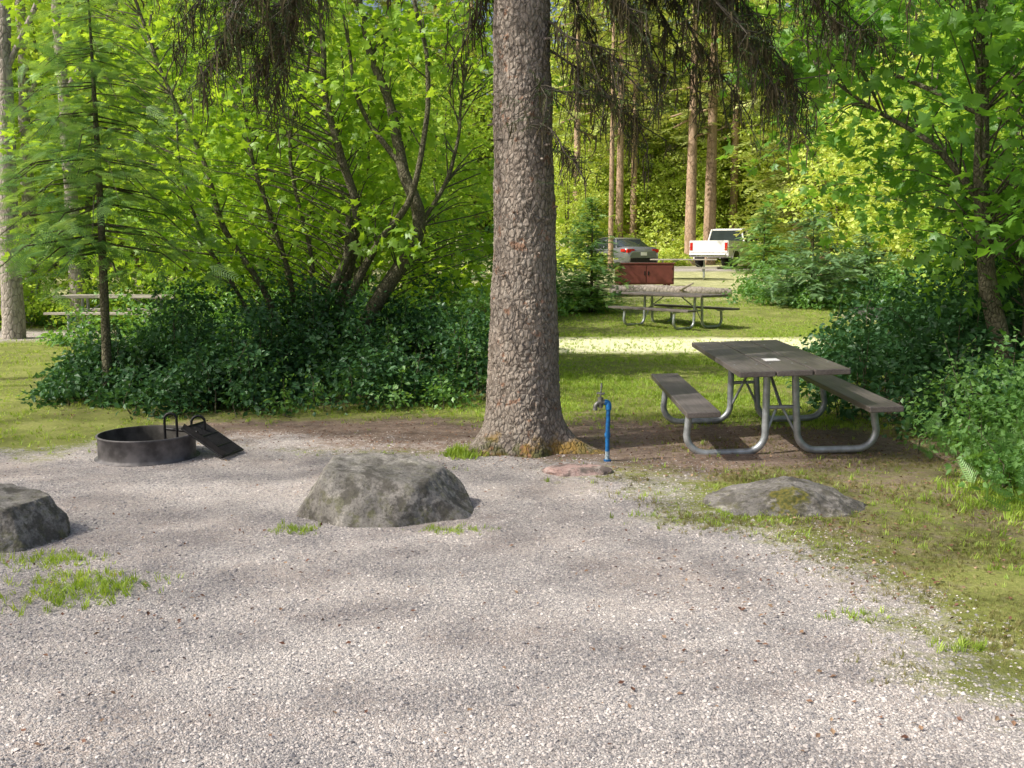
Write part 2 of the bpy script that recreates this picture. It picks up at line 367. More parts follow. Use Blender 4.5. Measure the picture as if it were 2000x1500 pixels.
def up(n,t=.0): return np.array([[0,0,1.0]])+rng.normal(size=(n,3))*t
def pebbles():
    n=130000; y=3*np.exp(rng.random(n)*math.log(9.5/3)); x=(rng.random(n)*2-1)*(.55*y+.4)
    g,d=masks(x,y); k=rng.random(n)<np.clip(g*1.1-.1+.12*d,0,1); x=x[k];y=y[k]
    mb=MB(); s=rng.uniform(.003,.007,len(x))*(1+1.2*rng.random(len(x))**8)
    scatter(mb,PEB,np.stack([x,y,gz(x,y)+s*.05+(fbm(P3(x,y),1.5,3)-.5)*.03],-1),up(len(x),.25),rng.normal(size=(len(x),3)),s,0)
    mb.obj('gravel',[M_peb])
pebbles()
def litter():
    n=16000; y=rng.uniform(3.2,12,n); x=(rng.random(n)*2-1)*(.55*y); g,d=masks(x,y)
    k=rng.random(n)<(.03+.95*d+.06*fbm(P3(x,y),1,2)); x=x[k];y=y[k]
    mb=MB(); scatter(mb,LEAF,np.stack([x,y,np.full(len(x),.012)],-1),up(len(x),.35),rng.normal(size=(len(x),3)),rng.uniform(.012,.032,len(x)),0)
    mb.obj('leaf_litter',[M_litter])
litter()
def grass():
    mb=MB()
    n=130000; y=5.5*np.exp(rng.random(n)*math.log(30/5.5)); x=rng.uniform(-.58,.5,n)*y; x=np.where(rng.random(n)<.6,rng.uniform(0,.5,n)*y,x)
    g,d=masks(x,y); w=(1-g)*(1-d*.9); pt=fbm(P3(x,y),.9,3); strip=(x>.3)&(np.abs(y-18.6)<1.7)
    ok=(rng.random(n)<w**1.5*np.where((y<9.5)&(x>0),.10,1)*np.where(strip,.25,1)*np.clip(.3+(pt-.35)*4,.25,1)); x=x[ok];y=y[ok]; s=rng.uniform(.015,.042,len(x))*(1+.02*y)
    scatter(mb,TUFT,np.stack([x,y,gz(x,y)-.005],-1),up(len(x),.15),rng.normal(size=(len(x),3)),s*1.1,0)
    n=70000; y=rng.uniform(3,9.5,n); x=rng.uniform(.6,4.8,n); g,d=masks(x,y); pt=fbm(P3(x,y),1.6,3)
    ok=(rng.random(n)<(1-g)**1.2*(1-.8*d)*np.clip((pt-.36)*5,0.08,1)); x=x[ok];y=y[ok]
    scatter(mb,TUFT,np.stack([x,y,gz(x,y)-.005],-1),up(len(x),.45),rng.normal(size=(len(x),3)),rng.uniform(.012,.036,len(x)),1)
    for cx,cy,rx,ry,m,sz in ((-2.15,4.9,.3,.22,300,.045),(-2.5,5.4,.25,.12,100,.045),(-1.3,6.0,.15,.08,60,.04),(-.35,5.98,.2,.08,70,.035),(1.6,6.25,.5,.2,120,.04),(-.38,8.35,.15,.15,170,.08),(1.9,4.15,.12,.05,30,.04),(1.55,4.5,.2,.06,30,.04),(3.0,5.2,.5,.5,200,.05),(3.3,6.6,.3,.6,300,.08)):
        x=cx+rng.normal(size=m)*rx*.55; y=cy+rng.normal(size=m)*ry*.6
        scatter(mb,TUFT,np.stack([x,y,gz(x,y)-.003],-1),up(m,.3),rng.normal(size=(m,3)),rng.uniform(.5,1.2,m)*sz,0)
    mb.obj('grass',[M_grass,M_dry])
grass()

# ---------------------------------------------------------------- sun geometry
EL=R(45); HS=norm(np.array([-.93,-.36])); COT=1/math.tan(EL)
SUN=np.array([HS[0]*math.cos(EL),HS[1]*math.cos(EL),math.sin(EL)])
def glade(P):   # True where a clump does not block the sun from the open strip of lawn or the left verge
    G=P[:,:2]-HS*(P[:,2:3]*COT)
    a=(G[:,0]>.3)&(G[:,0]<9)&(G[:,1]>16.6)&(G[:,1]<20.8)
    b=(G[:,0]>-9)&(G[:,0]<-5.2)&(G[:,1]>10.5)&(G[:,1]<16)
    return ~(a|b)

# ---------------------------------------------------------------- main spruce
def spruce():
    e=empty('spruce_tree',(0.09,8.62,0))
    zs=np.concatenate([np.linspace(-.1,.8,150),np.linspace(.81,4.4,420),np.linspace(4.5,14,60)]); seg=200
    th=np.linspace(0,2*np.pi,seg,endpoint=False); Z,T=np.meshgrid(zs,th,indexing='ij')
    r=np.interp(Z,[-.1,0,.2,.45,1,1.65,3.8,8,14],[.39,.365,.325,.30,.28,.255,.217,.15,.05])
    Zc=np.clip(Z,0,9)
    lob=.5+.5*np.cos(5*T+.4)+.35*np.cos(3*T+1.2)
    r=r+np.exp(-Zc/.15)*.10*lob+np.exp(-Zc/.09)*.26*np.exp(-((np.angle(np.exp(1j*(T+.35))))/.25)**2)+np.exp(-Zc/.1)*.10*np.exp(-((np.angle(np.exp(1j*(T+2.7))))/.3)**2)
    base=np.stack([np.cos(T)*.27,np.sin(T)*.27,Z*.75],-1).reshape(-1,3)
    n1=fbm(base,5,2).reshape(Z.shape)-.5; n2=fbm(base,26,3).reshape(Z.shape); n3=np.abs(n2-.5)*2
    r=r+n1*.035+(.5-n3)*.020+(fbm(base,60,2).reshape(Z.shape)-.5)*.012
    cx=.012*np.sin(Z*1.1); V=np.stack([cx+r*np.cos(T),r*np.sin(T),Z],-1)
    mb=MB(); loft(mb,V,0,True)
    for k in range(34):
        z=rng.uniform(.7,4.2); a=rng.uniform(3.4,6.1); rr=np.interp(z,[0,1,1.65,3.8],[.34,.27,.25,.21]); d=np.array([math.cos(a),math.sin(a),rng.uniform(-.3,.1)])
        p=np.array([math.cos(a)*rr*.95,math.sin(a)*rr*.95,z]); L=rng.uniform(.03,.09); tube(mb,[p,p+d*L*.6,p+d*L],[.016,.011,.007],7,mat=0)
    mb.obj('trunk',[M_bark],e)
    tw=MB(); nd=MB(); li=MB()
    sh=[[],[],[],[]]; lp=[]
    def branch(a,b,sag,r0,dens=1.0,needle=1.0,lich=1.0):
        a=np.array(a,float);b=np.array(b,float);n=16;t=np.linspace(0,1,n)[:,None]
        P=a+(b-a)*t; P[:,2]-=sag*4*(t*(1-t))[:,0]*-1*.5; P+= (fbm(P+rng.random(3)*9,1.4,2)[:,None]-.5)*[.5,.5,.25]*np.sin(t*3.14)
        tube(tw,P,np.linspace(r0,.004,n),6,mat=0)
        L=np.linalg.norm(b-a); m=int(L*14*dens)
        for q in range(m):
            tt=rng.uniform(.12,1); i=min(int(tt*(n-1)),n-2); p=P[i]+(P[i+1]-P[i])*(tt*(n-1)-i); dr=norm(P[i+1]-P[i])
            sd=norm(np.cross(dr,[0,0,1.0]))*rng.choice([-1,1]); l=rng.uniform(.15,.6)*(1-.4*tt)
            d=norm(dr*.6+sd*rng.uniform(.2,1)+np.array([0,0,-rng.uniform(-.3,1.0)])+rng.normal(size=3)*.35)
            bend=rng.normal(size=3)*.07
            Q=np.array([p,p+d*l*.5+bend,p+d*l+[0,0,-.2*l]]); tube(tw,Q,[.006,.004,.002],4,mat=0,cap=False)
            ns=int(l*22*needle)
            for z in range(ns):
                u=rng.uniform(.1,1); pp=Q[0]+(Q[2]-Q[0])*u+bend*4*u*(1-u); s2=norm(d*.8+rng.normal(size=3)*.9+[0,0,-.2])
                sh[0].append(pp);sh[1].append(rng.normal(size=3)*.6+[0,0,1]);sh[2].append(s2);sh[3].append(rng.uniform(.08,.2))
            for z in range(int(l*26*lich)):
                u=rng.uniform(0,1); lp.append(Q[0]+(Q[2]-Q[0])*u+bend*4*u*(1-u)+rng.normal(size=3)*.012)
            if rng.random()<.6*lich:
                for z in range(rng.integers(4,12)): lp.append(P[i]+rng.normal(size=3)*.03)
    B=branch
    B((0,0,5.6),(-2.9,-.5,3.65),.3,.035,1.2,.9); B((0,0,5.2),(-2.1,-.9,3.45),.2,.03,1.3,.8); B((0,0,5.9),(-3.3,.3,4.2),.3,.03,1.,.9)
    B((0,0,5.0),(-2.5,.4,3.4),.2,.03,1.3,.7,1.4); B((0,0,4.9),(-1.0,-.8,3.7),.15,.02,1.1,.6,1.6); B((0,0,4.6),(-.65,.5,3.2),.1,.02,1.2,.7,1.8)
    B((-1.9,-.2,4.3),(-2.5,-.5,2.95),.1,.014,2.,1.3,1.4); B((-2.3,-.2,4.1),(-2.9,.1,3.2),.1,.014,1.7,1.2); B((-1.6,-.3,4.2),(-2.0,-.2,2.85),.1,.014,2.,1.3,1.4); B((-2.1,.1,4.2),(-2.2,.1,3.1),.05,.014,2.,1.2,1.4)
    for i,(bx,by,bz) in enumerate([(.9,-.5,3.4),(1.3,.6,3.1),(1.7,-.6,3.3),(2.2,.3,3.0),(2.6,-.3,3.3),(3.1,.5,3.4),(1.1,-.2,2.95),(1.9,.1,2.75),(2.5,.8,3.0),(.7,.4,3.1),(3.4,-.6,3.8),(2.9,-.9,3.6),(2.1,-.4,2.7),(1.5,.2,2.85),(2.3,0,2.9)]):
        B((0,0,4.7+.1*i),(bx,by,bz),.25,.028,1.4,1.1,1.4)
    B((.12,-.2,3.05),(.5,-.55,2.85),.05,.01,1.8,1.3,.8); B((.1,-.2,2.7),(.42,-.5,2.35),.02,.008,1.4,.8,1.5); B((.2,0,3.3),(.95,-.3,2.65),.08,.012,1.8,1.2,1.6); B((.2,-.1,3.5),(.8,-.5,3.0),.08,.012,1.6,1.,1.4)
    for k in range(22):
        a=rng.uniform(0,6.283); z=rng.uniform(6,12.5); L=3.2*(1-(z-5)/11); B((0,0,z),(math.cos(a)*L,math.sin(a)*L,z-1.2),.2,.03,.5,.5,0)
    scatter(nd,SHOOT,np.array(sh[0]),np.array(sh[1]),np.array(sh[2]),np.array(sh[3]),0)
    lp=np.array(lp); n=len(lp)
    l=rng.uniform(.03,.2,n)*rng.choice([1,1,.5,1.9],n); w=rng.uniform(.0018,.006,n); a=rng.random(n)*6.28
    s=np.stack([np.cos(a)*w,np.sin(a)*w,np.zeros(n)],-1); m1=lp+np.stack([rng.normal(size=n)*.02,rng.normal(size=n)*.02,-l*.5],-1); m2=lp+np.stack([rng.normal(size=n)*.025,rng.normal(size=n)*.025,-l],-1)
    VV=np.stack([lp-s,lp+s,m1+s*1.2,m1-s*1.2,m2],1).reshape(-1,3); b=np.arange(n)[:,None]*5
    li.add(VV,b+np.array([[0,1,2,3]]),0,.5); li.n-=len(VV); li.add(np.zeros((0,3)),b+np.array([[3,2,4]]),0,.5); li.n+=len(VV)
    tw.obj('limbs',[simple('dead_twig',(.085,.075,.06),.9)],e); nd.obj('needles',[M_needle],e)
    li.obj('hanging_lichen',[leafmat('beard_lichen',(.05,.048,.03),(.085,.075,.045),(.14,.12,.07),0,1.2,.0)],e)
spruce()

# ---------------------------------------------------------------- broadleaf trees
def twigs_to(mb, stems, C, r=.006, every=1):
    S=np.vstack(stems)
    for c in C[::every]:
        d=np.linalg.norm(S-c,axis=1)+np.abs(S[:,2]-(c[2]-.5))*.8; p=S[d.argmin()]
        if np.linalg.norm(p-c)>3: continue
        m=(p+c)/2+rng.normal(size=3)*.08+[0,0,.12]; tube(mb,[p,m,c],[r*1.8,r*1.2,r*.4],5,n=6,mat=0,cap=False)
def maple(name, stems, C, m, leaf, mat, sig=(.28,.28,.07), T=MAPLE, tw=1, bark=M_mbark, rough=.25, filt=None):
    base=np.array(stems[0][0][0]); e=empty(name,tuple(base)); mb=MB(); pts=[]
    for P,r in stems:
        Q,rr=resample(np.array(P,float),np.linspace(r[0],r[1],len(P)),40)
        Q=Q+(fbm(Q*1.0,1.7,2)[:,None]-.5)*[.12,.12,0]*np.linspace(0,1,40)[:,None]
        tube(mb,Q,rr,12,mat=0,rough=rough); pts.append(Q)
    if tw: twigs_to(mb,pts,C,.006,tw)
    mb.V=[v-base for v in mb.V]; mb.obj('trunk',[bark],e)
    lf=MB(); clusters(lf,T,C,m,sig,leaf,.55,filt=filt); lf.V=[v-base for v in lf.V]; lf.obj('foliage',[mat],e)
def cloud(n, lo, hi, s=.8, th=.45, extra=None):
    lo=np.array(lo,float);hi=np.array(hi,float); P=lo+(hi-lo)*rng.random((n*6,3)); k=(fbm(P*[1,1,1.6]+3.1,s,2)>th)&glade(P)
    if extra is not None: k&=extra(P)
    return P[k][:n]
def keep(P):
    lim=1.75-.1*(P[:,1]-12)+.25*np.sin(P[:,0]*2.1)
    return P[:,2]>lim
C=cloud(270,(-4.4,12.4,1.3),(.2,16.2,6.0),.8,.46,keep)
maple('maple_tree',[
 ([(-2.1,13,-.05),(-1.82,12.95,.84),(-1.17,12.9,1.94),(-1.36,13,2.7),(-1.5,13.1,3.4),(-1.85,13.3,4.4),(-2.2,13.5,6.2)],(.115,.03)),
 ([(-2.35,13.1,-.05),(-2.24,13.1,.84),(-1.95,13.1,2.07),(-2.15,13,2.9),(-2.35,13.1,3.9),(-2.4,13.2,6)],(.085,.025)),
 ([(-2.2,12.9,-.05),(-2.08,12.9,.97),(-1.66,12.8,1.75),(-1.2,12.7,2.4),(-1.0,12.7,3.6),(-1.2,12.6,5)],(.065,.02)),
 ([(-2.5,13.0,-.05),(-2.4,13,.9),(-2.05,12.9,1.6),(-2.0,12.9,2.1)],(.07,.05)),
 ([(-1.36,13,2.7),(-1.9,13.1,3.5),(-2.1,13.2,4.6)],(.04,.015)),
 ([(-1.17,12.9,1.94),(-.75,13.2,2.8),(-.5,13.6,4.5)],(.035,.012))],C,28,.13,M_maple,(.3,.3,.09))
C=cloud(190,(-6.5,12.8,1.3),(-2.2,16.8,6.0),.8,.46,keep)
maple('maple_tree',[
 ([(-2.75,13.0,-.05),(-3.1,13,1.1),(-3.6,13,1.95),(-3.9,13.1,2.9),(-4.5,13.2,4.2),(-5,13.3,6)],(.05,.015)),
 ([(-2.7,13.3,-.05),(-2.86,13.3,1.23),(-3.1,13.3,2.1),(-3.4,13.4,3.2),(-3.6,13.5,5.5)],(.045,.015)),
 ([(-2.6,13.4,-.05),(-2.6,13.4,1.5),(-2.85,13.4,2.9),(-2.6,13.5,4.2),(-2.7,13.6,5.5)],(.035,.012)),
 ([(-2.85,12.8,-.05),(-3.3,12.7,1.0),(-3.9,12.6,2.2),(-4.1,12.6,3.6)],(.035,.01))],C,28,.12,M_maple,(.3,.3,.09))
def keepR(P):
    x,y,z=P.T; return (z>2.9-1.0*np.clip((x-2.4)/1.8,0,1)+.2*np.sin(y*2))&(x>.245*y)
C=np.vstack([cloud(260,(2.5,8.2,1.7),(6.2,13,5.2),.9,.46,keepR),cloud(50,(4.3,8,1.2),(6.5,12,2.4),.9,.45)])
maple('maple_tree',[
 ([(4.78,9.5,-.05),(4.6,9.5,.66),(4.4,9.5,1.34),(4.3,9.5,2.1),(4.25,9.5,3.05),(4.2,9.5,4),(4.1,9.6,6)],(.10,.04)),
 ([(4.3,9.5,2.1),(3.9,9.7,2.65),(3.4,9.9,3.0),(2.9,10.1,3.4)],(.035,.01)),
 ([(4.25,9.5,2.9),(3.7,10,3.3),(3.2,10.6,3.6)],(.03,.01)),
 ([(4.95,9.7,-.05),(4.9,9.7,1.2),(4.82,9.7,2.6),(4.85,9.7,5)],(.075,.04))],C,28,.125,M_mapleR,(.28,.28,.08))
def shade_trees():  # out-of-view trees, added with crowns placed to shade the foreground
    spots=[(-15.5,-8),(-20,8.5)]
    n=470; g=np.stack([rng.uniform(-9,7,n*3),rng.uniform(-1.5,12.5,n*3)],-1); z=rng.uniform(15,23,n*3)
    k=~((g[:,0]<-5)&(g[:,1]>10.3)); g=g[k][:n];z=z[k][:n]
    P=np.concatenate([g+HS*(z*COT)[:,None],z[:,None]],1)
    ex=rng.uniform(-.16,.16,(60,2))+0
    sp=np.stack([rng.uniform(-4.2,4.5,70),3+rng.random(70)**1.3*9],-1); sr=np.stack([rng.uniform(.12,.42,70),rng.uniform(.07,.2,70)],-1)*(.6+.09*sp[:,1:2])
    fix=np.array([[-1.25,3.75,.24,.07],[-1.0,4.0,.26,.06],[-1.75,3.72,.2,.06],[-.7,4.15,.16,.05],[-2.0,7.1,.7,.13],[-1.3,6.75,.5,.1],[-1.2,8.7,.7,.15],[1.0,7.0,.5,.1],[2.9,5.0,.3,.1],[.6,3.5,.4,.07],[1.6,3.6,.3,.08],[-.4,3.4,.35,.06],[.9,4.5,.2,.06],[2.2,8.6,.5,.12]])
    sp=np.vstack([sp,fix[:,:2]]); sr=np.vstack([sr,fix[:,2:]*1.25])
    def filt(Q):  # cuts gaps in the unseen crowns so sun spots reach chosen ground
        G=Q[:,:2]-HS*(Q[:,2:3]*COT); k=np.ones(len(Q),bool)
        for (a,b),(ra,rb) in zip(sp,sr): k&=~((((G[:,0]-a)/(ra+.05))**2+((G[:,1]-b)/(rb+.05))**2)<1)
        return k
    own=np.argmin(np.stack([np.hypot(P[:,0]-a,P[:,1]-b) for a,b in spots]),0)
    for i,(a,b) in enumerate(spots):
        maple('unseen_shade_tree',[([(a,b,-.1),(a+.1,b,5),(a+.3,b,10),(a+.2,b,16),(a,b,23)],(.34,.05)),
           ([(a+.25,b,9),(a+1.5,b-.5,13),(a+3,b-1,16)],(.10,.03)),([(a+.25,b,10),(a-1.5,b+1,14),(a-2.5,b+2,17)],(.10,.03))],P[own==i],44,.17,M_maple,(.6,.6,.35),LEAF,4,M_gbark,filt=filt)
shade_trees()
for (x,y,r,ln) in ((-9.75,20,.22,.4),(-9.5,22.5,.18,-.3),(-11.2,24,.2,.2),(-8.4,27,.15,.3)):
    C=cloud(40,(x-2.5,y-2,7),(x+2.5,y+2,13),.6,.4)
    maple('unseen_shade_tree',[([(x,y,-.1),(x+ln*.15,y,3),(x+ln*.5,y,7),(x+ln,y,14)],(r,.06)),([(x+ln*.3,y,5),(x+1.2,y,7),(x+2,y+.4,8.5)],(.06,.02))],C,36,.15,M_midleaf,(.5,.5,.2),LEAF,3,M_gbark)

# ---------------------------------------------------------------- conifers
def conifer(mb,nb,H,Rb,z0,T,size,droop=.35,whorl=.28,nbr=6,trunk_r=.05,step=.22,jit=.12,mat=0,base=.0,up_=0.0):
    tube(mb,[(0,0,-.1),(0.02,0,H*.5),(0,0,H)],[trunk_r,trunk_r*.6,.006],10,n=20,mat=0,rough=.2)
    P=[];N=[];D=[];S=[]
    z=z0
    while z<H*.985:
        f=(z-z0)/(H-z0); L=Rb*(1-f)**.8*rng.uniform(.8,1.1)*(min(1,.55+f*4))
        for b in range(nbr):
            a=rng.random()*6.283; l=L*rng.uniform(.6,1.15)+.06; o=np.array([math.cos(a),math.sin(a),0]); zz=z+rng.uniform(-.5,.5)*whorl
            n=max(2,int(l/step)+1); t=np.linspace(.15,1,n)
            pts=np.array([0,0,zz])+o*(l*t)[:,None]; pts[:,2]+= up_*l*t - droop*l*t*t
            tube(mb,[[0,0,zz],pts[n//2],pts[-1]],[trunk_r*.22*(1-f)+.002,trunk_r*.12*(1-f)+.002,.002],4,mat=0,cap=False)
            sd=np.array([-o[1],o[0],0])
            for q,p in enumerate(pts):
                for sg in (-1,0,1):
                    P.append(p+rng.normal(size=3)*jit*.3); D.append(o*(1. if sg==0 else .7)+sd*sg*.9+[0,0,-droop*t[q]-.15]+rng.normal(size=3)*.15)
                    N.append(np.array([0,0,1.])+rng.normal(size=3)*.3); S.append(size*rng.uniform(.6,1.15)*(1-.35*f))
        z+=whorl*rng.uniform(.7,1.3)
    scatter(nb,T,np.array(P),np.array(N),np.array(D),np.array(S),mat)
def conifer_obj(name,loc,mat,bark,**k):
    e=empty(name,loc); a=MB();b=MB(); conifer(a,b,**k); a.obj('trunk',[bark],e); b.obj('foliage',[mat],e); return e
conifer_obj('cedar_tree',(-4.5,11.3,0),M_cedar,M_mbark,H=4.7,Rb=1.6,z0=1.7,T=SPRAY_C,size=.33,droop=.65,whorl=.15,nbr=5,trunk_r=.06,step=.17,up_=.25,jit=.3)
conifer_obj('young_spruce_tree',(2.0,26,.15),M_cedar,M_mbark,H=2.9,Rb=1.15,z0=.1,T=SPRAY,size=.26,droop=.1,whorl=.14,nbr=9,trunk_r=.05,step=.17,up_=.15)
conifer_obj('young_spruce_tree',(8.0,27.5,.2),M_blue,M_mbark,H=2.6,Rb=1.75,z0=.1,T=SPRAY,size=.3,droop=.1,whorl=.14,nbr=9,trunk_r=.05,step=.2,up_=.2)
conifer_obj('young_spruce_tree',(9.9,29,.3),M_blue,M_mbark,H=1.9,Rb=1.5,z0=.1,T=SPRAY,size=.3,droop=.1,whorl=.14,nbr=9,trunk_r=.05,step=.2,up_=.2)
conifer_obj('young_spruce_tree',(11.8,28,.2),M_cedar,M_mbark,H=3.4,Rb=1.5,z0=.1,T=SPRAY,size=.3,droop=.1,whorl=.16,nbr=8,trunk_r=.05,step=.2,up_=.1)
conifer_obj('young_spruce_tree',(10.6,43.5,.75),M_cedar,M_mbark,H=3.0,Rb=1.5,z0=.1,T=SPRAY,size=.4,droop=.1,whorl=.2,nbr=8,trunk_r=.05,step=.25,up_=.1)
for (x,y,r) in ((9.3,54,.32),(10.5,55,.36),(5.9,57,.24),(6.9,59,.22),(4.2,44,.12),(12.8,60,.28),(3.6,58,.25),(8.0,63,.25)):
    e=empty('cedar_tree',(x,y,float(gz(0,y)))); a=MB(); b=MB()
    conifer(a,b,H=20,Rb=2.6,z0=7.5,T=SPRAY_F,size=1.1,droop=.3,whorl=1.4,nbr=3,trunk_r=r,step=.9)
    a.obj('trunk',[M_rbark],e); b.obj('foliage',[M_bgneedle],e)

# ---------------------------------------------------------------- shrubs
def shrub(name,ells,n,m,leaf,mat,T=LEAF,sig=(.1,.1,.05),zmin=.0,stems=60,spr=0):
    A=np.array([e[2]*e[3] for e in ells]); ch=rng.choice(len(ells),n*2,p=A/A.sum()); E=np.array(ells)[ch]
    r=np.sqrt(rng.random(n*2)); a=rng.random(n*2)*6.283; x=E[:,0]+E[:,2]*r*np.cos(a); y=E[:,1]+E[:,3]*r*np.sin(a)
    f=fbm(P3(x,y),1.1,3); f2=fbm(P3(x,y,5.),4,2)
    H=E[:,4]*np.sqrt(np.clip(1.08-r*r,0,1))*np.clip(.1+1.3*f+1.0*(f2-.5),.1,2); z=H*(1-.75*rng.random(n*2)**1.7)+zmin
    C=np.stack([x,y,gz(x,y)+np.maximum(z,.05)],-1); k=fbm(C,2.6,2)>.43; C=C[k][:n]; H=H[k][:n]; n=len(C)
    c0=np.array([ells[0][0],ells[0][1],0.0]); e=empty(name,tuple(c0)); lf=MB(); clusters(lf,T,C,m,sig,leaf,.55); st=MB()
    for k in range(stems):
        c=C[rng.integers(n)]; b=np.array([c[0]+rng.normal()*.12,c[1]+rng.normal()*.12,gz(c[0],c[1])-.02]); tube(st,[b,(b+c)/2+rng.normal(size=3)*.05,c],[.009,.006,.002],5,mat=0,cap=False)
    for k in range(spr):   # upright leafy sprigs that stand out of the mass
        c=C[rng.integers(n)]; tip=c+np.array([rng.normal()*.18,rng.normal()*.18,rng.uniform(.15,.45)]); tube(st,[c-[0,0,.2],c,tip],[.005,.004,.001],4,mat=0,cap=False)
        t=rng.random((14,1)); q=c+(tip-c)*t; clusters(lf,T,q,2,(.03,.03,.02),leaf*.9,.8)
    lf.V=[v-c0 for v in lf.V]; lf.obj('foliage',[mat],e); st.V=[v-c0 for v in st.V]; st.obj('stems',[M_mbark],e)
shrub('shrub',[(-3.1,12.3,1.9,1.7,1.2),(-1.6,12.4,1.7,1.5,1.25),(-4.3,12.4,1.2,1.3,.85),(-2.6,11.3,1.6,1.0,.85),(-.9,13.2,1.0,1.3,1.15),(-3.5,11.1,1.0,.9,.6),(-4.6,11.6,.8,.7,.6)],4000,13,.072,M_shrub,stems=200,spr=150)
shrub('shrub',[(-2.0,11.0,1.6,.7,.5),(-1.0,12.0,1.1,.8,.95),(-3.6,12.6,1.6,1.2,1.25)],650,11,.06,M_fern,stems=60,spr=60)
shrub('shrub',[(4.7,10.6,1.5,1.9,1.45),(4.35,9.0,.8,1.0,.85),(5.5,12,2,2,1.7)],2100,14,.078,M_shrub,stems=90,spr=70)
shrub('shrub',[(4.2,7.5,.75,1.2,.8),(4.4,8.6,.9,.9,.9),(3.75,6.6,.45,.9,.5)],950,13,.06,M_fern,stems=50,spr=50)
def ferns():
    e=empty('fern',(3.9,6.8,0)); mb=MB(); n=500; x=rng.normal(3.9,.35,n); y=rng.uniform(5.4,8.6,n); x+= (y-6.8)*.15
    a=rng.random(n)*6.28; D=np.stack([np.cos(a)*.6-.15,np.sin(a)*.6,rng.uniform(.3,1.2,n)],-1)
    scatter(mb,SPRAY_C,np.stack([x-3.9,y-6.8,rng.uniform(0,.25,n)],-1),rng.normal(size=(n,3)),D,rng.uniform(.1,.22,n),0); mb.obj('fronds',[M_fern],e)
ferns()
shrub('shrub',[(-4,17.5,2.5,2,1.3),(-1,17,1.6,1.6,1.3),(-7.5,23.5,3,1.5,1.5),(-12,24.5,3.5,1.5,1.4),(-6.6,18.6,2.0,.7,.95)],2100,13,.10,M_fern)
shrub('shrub',[(-9.8,22.6,3.0,1.0,2.4),(-5.5,22,2,1,1.9),(-13,23.5,3,1,2.4)],1000,13,.11,M_midleaf)
shrub('shrub',[(1.2,26.5,1.3,1.2,1.3),(-1.5,25,3,2,1.9),(-5.5,25,3,2,1.8)],1500,12,.12,M_fern)
shrub('shrub',[(7.0,28.5,1.2,1,1.0),(9.0,27.2,1.8,.9,1.0),(11,27,2,1.2,1.3),(13,26,2.5,2,1.8),(9.8,30.5,3,1.5,1.3)],2000,12,.11,M_fern)
shrub('shrub',[(7.5,15,2.2,2.5,1.9),(10,20,2.2,2.5,2.0),(8,12.5,2,2,1.8)],1500,13,.12,M_shrub)
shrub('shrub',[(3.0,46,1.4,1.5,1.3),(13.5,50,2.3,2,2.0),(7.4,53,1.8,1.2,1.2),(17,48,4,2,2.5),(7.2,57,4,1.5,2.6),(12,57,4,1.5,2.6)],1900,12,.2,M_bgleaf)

# ---------------------------------------------------------------- background forest (instanced prototypes)
forest=empty('background_forest')
def proto_broad(seed,mat,H=9,Rr=2.6,n=230,z0=.6,leaf=.24,m=25):
    tb=MB(); st=[]
    for k in range(3):
        a=rng.random()*6.28; P=[(rng.normal()*.15,rng.normal()*.15,-.2),(math.cos(a)*.4,math.sin(a)*.4,H*.35),(math.cos(a)*.9,math.sin(a)*.9,H*.9)]
        Q,rr=resample(P,[.09,.06,.02],16); tube(tb,Q,rr,7,mat=1,rough=.3); st.append(Q)
    P=rng.normal(size=(n*4,3)); P=norm(P)*rng.random((n*4,1))**.4; P=P*[Rr,Rr,(H-z0)/2]+[0,0,(H+z0)/2]
    k=fbm(P+seed*5.3,.75,2)>.45; P=P[k][:n]; twigs_to(tb,st,P,.008,5); tb.M=[np.ones(len(a),int) for a in tb.M]; clusters(tb,LEAF,P,m,(.38,.38,.12),leaf,.7); return tb.mesh('broadleaf',[mat,M_mbark])
def proto_con(H,Rb,z0,seed):
    a=MB();b=MB(); conifer(a,b,H=H,Rb=Rb,z0=z0,T=SPRAY_F,size=1.0,droop=.3,whorl=.6,nbr=6,trunk_r=.22,step=.65)
    me=MB(); me.V=b.V+a.V; me.F=b.F+[f+b.n for f in a.F]; me.M=b.M+[np.ones(len(x),int) for x in a.M]; me.R=b.R+a.R; me.S=b.S+a.S
    return me.mesh('conifer',[M_bgneedle,M_rbark])
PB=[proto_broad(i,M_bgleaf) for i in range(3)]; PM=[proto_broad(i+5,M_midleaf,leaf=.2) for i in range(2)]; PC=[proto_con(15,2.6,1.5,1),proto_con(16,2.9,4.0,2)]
def blocks(x,y,H):
    t=np.linspace(.15,1,12)*H*COT; sx=x-HS[0]*t; sy=y-HS[1]*t
    return ((sx>1)&(sx<20)&(sy>16.5)&(sy<76)&(sx<.33*sy)&(sx>.02*sy)).mean()
def inst(me,x,y,s,sz=None):
    o=bpy.data.objects.new('tree_'+me.name,me); scene.collection.objects.link(o); o.parent=forest
    o.location=(x,y,float(gz(0,y))); o.rotation_euler=(0,0,rng.random()*6.28); o.scale=(s,s,sz or s)
for (x,y,s) in [(-7.3,24,.9),(-4.8,19.5,.8),(-2.9,20.2,.7),(-1.9,23.5,.6),(-10.5,25,1),(-5,24.5,.9),(-2.8,27,.8),(-13.5,27,1.1),(-9,29,1.1),(-5,30,.9),(-2,32,.8),(-14,23,1),
                (10,21.5,.85),(8.2,17.2,.75),(12.5,25,1),(7.2,14,.7),(12,17,1)]:
    inst(PM[rng.integers(2)],x,y,s)
